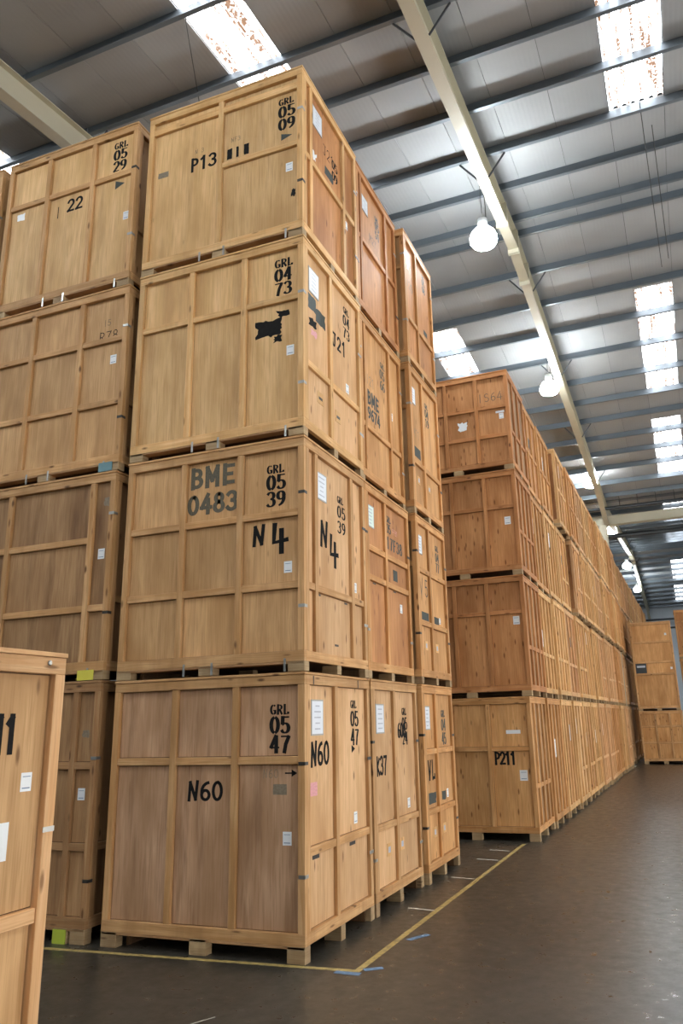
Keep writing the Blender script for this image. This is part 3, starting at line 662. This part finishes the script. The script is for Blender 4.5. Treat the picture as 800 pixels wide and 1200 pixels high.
def strip(name, pts, w, mat, label, cat='floor marking', group=None, z=.0015):
    V, F = [], []
    n = len(pts)
    for i, p in enumerate(pts):
        a = Vector(pts[max(i-1, 0)]); b = Vector(pts[min(i+1, n-1)])
        t1 = (Vector(p)-a).normalized() if i else (b-Vector(p)).normalized(); t2 = (b-Vector(p)).normalized() if i < n-1 else t1
        nn = Vector((-(t1+t2).y, (t1+t2).x)).normalized(); s = w/2/max(.3, nn.dot(Vector((-t1.y, t1.x))))
        V += [(p[0]+nn.x*s, p[1]+nn.y*s, z), (p[0]-nn.x*s, p[1]-nn.y*s, z)]
        if i: F.append((2*i-2, 2*i-1, 2*i+1, 2*i))
    return tag(mesh_from(name, V, F, mat), label, cat, group)
strip('floor_line', [(-7.5, -.24), (-2.46, -.17), (.455, -.015), (.56, 6.6)], .06, 'yellow_paint', 'worn yellow painted line bending around the near corner stack')
for j, (y, w) in enumerate(((2.06, 1), (3.75, 1), (5.1, .8), (5.9, .8))):
    strip('floor_tick', [(.16, y+.05), (.47, y)], .04, 'white_scuff', ['pale tick line on the floor by the second aisle stack', 'pale tick line on the floor by the third aisle stack', 'pale tick line on the floor in the cross aisle, nearer one', 'pale tick line on the floor in the cross aisle, farther one'][j])
for j, (x, y, l, a) in enumerate(((.40, -.085, .22, 0), (.56, .07, .16, 35), (.62, 1.05, .26, 62))):
    dx, dy = math.cos(R(a))*l/2, math.sin(R(a))*l/2
    strip('tape_mark', [(x-dx, y-dy), (x+dx, y+dy)], .07, 'blue_tape', ['blue tape scrap below the bend of the yellow line', 'blue tape scrap right of the bend of the yellow line', 'blue tape scrap beside the yellow line up the aisle'][j], 'tape', z=.0022)
strip('chalk_scratch', [(-.22, -1.42), (-.1, -1.2)], .012, 'white_scuff', 'short white scratch on the bare floor in the foreground')

# ------------------------------------------------------------------ roof
ceil = link('ceiling', None); tag(ceil, kind='structure'); ceil.rotation_euler = (0, 0, BROT)
RIDGE = [-28.0, 8.2, 44.4]; VAL = [-9.9, 26.3, 62.5]; SL = .09; H0 = 12.25
def zr(y): return H0 - SL*min(abs(y-r) for r in RIDGE)
slopes = [(-28.0, -9.9), (-9.9, 8.2), (8.2, 26.3), (26.3, 44.4), (44.4, 62.5)]
def slab(name, x0, x1, y0, y1, dz0, dz1, mat, parent=None, k=None):
    za, zb = zr(y0+1e-6) if y0 in RIDGE+VAL else zr(y0), zr(y1-1e-6) if y1 in RIDGE+VAL else zr(y1)
    V = [(x, y, z+d) for d in (dz0, dz1) for (y, z) in ((y0, za), (y1, zb)) for x in (x0, x1)]
    F = [(0, 1, 3, 2), (4, 6, 7, 5), (0, 4, 5, 1), (2, 3, 7, 6), (0, 2, 6, 4), (1, 5, 7, 3)]
    return mesh_from(name, V, F, mat, parent or ceil)
XL, XR = -23.85, 13.1
for (a, b) in slopes: slab('outer_roof_skin', XL-1, XR+.4, a, b, .10, .14, 'brace_steel')
CW = .9; ncell = int((XR-XL)/CW)
def roof_light(x0, x1, y0, y1):
    """corrugated translucent sheet"""
    V, F = [], []; n = 6; pw = (x1-x0)/n; prof = []
    for j in range(n): prof += [(x0+j*pw, .0), (x0+j*pw+pw*.35, .0), (x0+j*pw+pw*.5, .045), (x0+j*pw+pw*.85, .045)]
    prof.append((x1, .0))
    for x, d in prof: V += [(x, y0, zr(y0)+.03+d), (x, y1, zr(y1)+.03+d)]
    for j in range(len(prof)-1): F.append((2*j, 2*j+1, 2*j+3, 2*j+2))
    return mesh_from('rooflight_sheet', V, F, 'rooflight_sheet', ceil)
k0 = math.floor((XL-3.13)/CW)
for j in range(k0, int((XR-3.13)/CW)+1):
    x0 = 3.13+j*CW; x1 = x0+CW
    for (a, b) in slopes:
        gaps = []
        if j % 6 == 0:
            up_ = a in RIDGE
            # seen from the ridge downwards: solid 3.3 m, light 5.4, solid 2, light 5.2, solid rest (one pattern for all bays)
            segs = [(3.4, 8.8), (10.8, 16.0)]
            for s0, s1 in segs:
                if up_: gaps.append((a+s0, a+s1))
                else: gaps.append((b-s1, b-s0))
            if not up_: gaps = [(b-16.0, b-10.8), (b-8.8+0, b-2.7)]
            if j == -6 and a == 8.2: gaps = gaps[:1]
            gaps.sort()
        y = a
        for g0, g1 in gaps:
            slab('roof_sheet', x0+.004, x1-.004, y, g0, 0, .03, 'roof_liner'); roof_light(x0+.01, x1-.01, g0, g1); y = g1
        slab('roof_sheet', x0+.004, x1-.004, y, b, 0, .03, 'roof_liner')
# purlins: pressed sections spanning from frame to frame
FX0, FP = .86, 5.9
PY = [-7.6, -6.2, -4.8, -3.4, -2.0, -.7, .62, 1.95, 3.1, 4.25, 5.5, 6.7, 7.92, 8.48, 9.85, 11.2, 12.55, 13.95, 15.45, 16.8, 18.15, 19.6, 20.95, 22.3, 23.8, 25.2]
PY += [y+36.2 for y in PY if y > -8]
PY += [-9.2, -10.6, -11.3, -12.7, -14.1, -15.5, -17, -18.4, -19.8, -21.2, -22.6, -24, -25.4, -26.8]
frames = [FX0+FP*k for k in range(-4, 3)]
def zsec(L):
    """Z-shaped purlin with lips, along x"""
    h, f, t, l = .2, .065, .006, .018
    out = [(-f, -h), (0, -h), (0, -t), (f, -t), (f, -l), (f+t, -l), (f+t, 0), (-t, 0), (-t, -h+t), (-f, -h+t), (-f, -h+l), (-f-t, -h+l), (-f-t, -h)]
    V = [(x, y, z) for x in (0, L) for y, z in out]; n = len(out)
    F = [(i, (i+1) % n, n+(i+1) % n, n+i) for i in range(n)]+[tuple(range(n))[::-1], tuple(range(n, 2*n))]
    me = D.meshes.new('purlin'); me.from_pydata(V, [], F); me.materials.append(MATS['purlin_steel']); me.update(); return me
zs = zsec(FP-.012)
for y in PY:
    for fx in frames[:-1]:
        o = link('purlin', zs, ceil, (fx+.006, y, zr(y)-.002))
# portal frames: I-section rafters with splice plates and haunches
def ibeam(name, p0, p1, depth, fl=.2, parent=None, mat='cream_steel', d1=None):
    """I-section in the plane x = const; p = (x, y, z of the top)"""
    d1 = d1 or depth; V, F = [], []
    def bx(x0, x1, ta, tb, ba, bb):
        n = len(V)
        V.extend([(x0, p0[1], tb), (x1, p0[1], tb), (x0, p0[1], ta), (x1, p0[1], ta), (x0, p1[1], bb), (x1, p1[1], bb), (x0, p1[1], ba), (x1, p1[1], ba)])
        F.extend([tuple(n+i for i in f) for f in ((0, 1, 3, 2), (4, 6, 7, 5), (0, 4, 5, 1), (2, 3, 7, 6), (0, 2, 6, 4), (1, 5, 7, 3))])
    x = p0[0]; za, zb = p0[2], p1[2]
    bx(x-fl/2, x+fl/2, za, za-.016, zb, zb-.016)
    bx(x-fl/2, x+fl/2, za-depth+.016, za-depth, zb-d1+.016, zb-d1)
    bx(x-.006, x+.006, za-.016, za-depth+.016, zb-.016, zb-d1+.016)
    return mesh_from(name, V, F, mat, parent or ceil)
for fi, fx in enumerate(frames):
    for (a, b) in slopes:
        up_ = a in RIDGE      # ridge at the near end of this slope
        z = lambda y: zr(min(max(y, -27.9), 62.4)) - .205
        ry, vy = (a, b) if up_ else (b, a)
        s = 1 if up_ else -1
        y1, y2 = ry+s*.02, vy-s*2.6
        r_ = ibeam('rafter', (fx, y1, z(y1)), (fx, y2, z(y2)), .46)
        ibeam('haunch', (fx, y2, z(y2)), (fx, vy-s*.02, z(vy-s*.02)), .46, d1=.85, parent=r_)
        for yy in (ry+s*.03, ry+s*1.15):
            q = board('splice_plate', r_, fx-.12, fx+.12, yy-.012, yy+.012, z(yy)-.56, z(yy)-.01, 'cream_steel', 0)
        if fi in (2, 3, 4):
            for yy in [y for y in PY if min(a, b) < y < max(a, b)][1::3]:
                for sx in (-1, 1):
                    bm = bmesh.new(); tube(bm, [(fx+sx*.42, yy, zr(yy)-.2), (fx+sx*.1, yy, zr(yy)-.62)], .017, 6); bmobj('knee_brace', bm, 'brace_steel', r_)
# valley beams along x, column tops and services
for vy in (-9.9, 26.3):
    o = board('valley_beam', ceil, XL, XR, vy-.1, vy+.1, 9.62, 10.0, 'cream_steel', 0)
    board('beam_flange', o, -(XR-XL)/2, (XR-XL)/2, -.17, .17, -.2, -.185, 'cream_steel', 0)
    slab('valley_gutter', XL, XR, vy-.25, vy, -.05, -.02, 'purlin_steel')
for y, z, r in ((25.4, 10.12, .07), (27.6, 9.42, .10), (60.5, 9.4, .09), (59.5, 8.6, .09)):
    bm = bmesh.new(); tube(bm, [(XL, y, z), (XR, y, z)], r, 10); bmobj('sprinkler_pipe', bm, 'pipe_dark', ceil, smooth=True)
for x in (2.2, 2.9, 3.6, 1.5):
    bm = bmesh.new(); tube(bm, [(x, 25.4, 10.1), (x, 25.4, zr(25.4)-.02)], .012, 6); bmobj('pipe_hanger', bm, 'pipe_dark', ceil)
for vy in (-9.9, 26.3, 61.6):
    for k, fx in enumerate(frames):
        wx, wy = rot(fx-.17 if vy == 26.3 else fx, vy)
        zt = (9.60 if vy != 61.6 else 9.5)
        c = link('steel_column', None, None, (wx, wy, 0), BROT)
        nm = ['first', 'second', 'third', 'fourth', 'fifth', 'sixth', 'seventh', 'eighth'][k]
        tag(c, 'cream painted steel column in the %s line, %s from the left' % ({-9.9: 'near', 26.3: 'middle', 61.6: 'far wall'}[vy], nm), 'column', 'steel columns carrying the roof')
        board('column_flange', c, -.15, .15, -.2, -.185, .02, zt, 'cream_steel', 0); board('column_flange', c, -.15, .15, .185, .2, .02, zt, 'cream_steel', 0)
        board('column_web', c, -.008, .008, -.185, .185, .02, zt, 'cream_steel', 0); board('base_plate', c, -.25, .25, -.25, .25, .001, .02, 'cream_steel', 0)
# bracing rod and hanging wires
for a, b in (((-2.2, .7, 11.5), (-3.6, 3.4, 11.6)), ((3.55, 3.0, 11.9), (3.8, 10.5, 11.75)), ((3.8, 6.0, 11.9), (3.95, 10.2, 11.75))):
    bm = bmesh.new(); tube(bm, [a, b], .008, 6); bmobj('bracing_rod', bm, 'cord_dark', ceil)

# ------------------------------------------------------------------ high-bay lamps
def lamp_parts():
    bm = bmesh.new(); lathe(bm, [(.075, .30), (.095, .28), (.10, .12), (.085, .08), (.07, .07)], 20); hs = bmobj('lamp_housing', bm, 'lamp_housing', smooth=True)
    bm = bmesh.new(); lathe(bm, [(.09, .085), (.16, .05), (.22, -.02), (.25, -.10), (.25, -.18), (.215, -.24), (.13, -.28), (.02, -.29)], 28); sh = bmobj('lamp_shade', bm, 'lamp_glow', smooth=True)
    bm = bmesh.new(); tube(bm, [(0, 0, .3), (0, 0, .36), (.03, 0, .39), (0, 0, .42)], .008, 6); hk = bmobj('hook', bm, 'clip_metal')
    return hs, sh, hk
hs, sh, hk = lamp_parts()
first = True
def lamp(xb, yb, z, label, group='high-bay lamps hanging from the roof'):
    global first
    x, y = rot(xb, yb)
    c = link('high_bay_lamp', None, None, (x, y, z)); tag(c, label, 'lamp', group)
    for o in (hs, sh, hk):
        if first: p = o
        else: p = o.copy(); COL.objects.link(p)
        p.parent = c
    first = False
    top = zr(yb)-.02-z
    bm = bmesh.new(); tube(bm, [(0, 0, .41), (0, 0, top)], .006, 6); bmobj('suspension_cord', bm, 'cord_dark', c)
    bm = bmesh.new(); tube(bm, [(.07, 0, .2), (.075, .0, .55), (.05, 0, top)], .008, 6); bmobj('power_flex', bm, 'cord_dark', c)
LY = [6.0, 13.3, 22.8, 31.2, 41.0, 50.6]
for y, lb in zip(LY, ('nearest and largest glowing lamp left of the long rafter', 'second glowing lamp, above the near end of the long crate row', 'third glowing lamp against the rafter before the column',
                      'glowing lamp just beyond the cross beam and column', 'fifth glowing lamp, beyond the column', 'farthest small glowing lamp above the aisle end')):
    lamp(.68, y, 10.62, 'white '+lb)
for xx, nm in ((-7.2, 'left'), (8.6, 'right'), (-15, 'far left')):
    for y, q in zip((-13, -4, 6, 15, 25, 36), ('rearmost', 'fifth', 'fourth', 'third', 'second', 'farthest')):
        lamp(xx, y, 10.62, 'white glowing lamp out over the %s bay, %s' % (nm, q))
lamp(.68, -5.0, 10.62, 'white glowing lamp above the camera aisle'); lamp(.68, -12.5, 10.62, 'white glowing lamp behind the camera aisle')
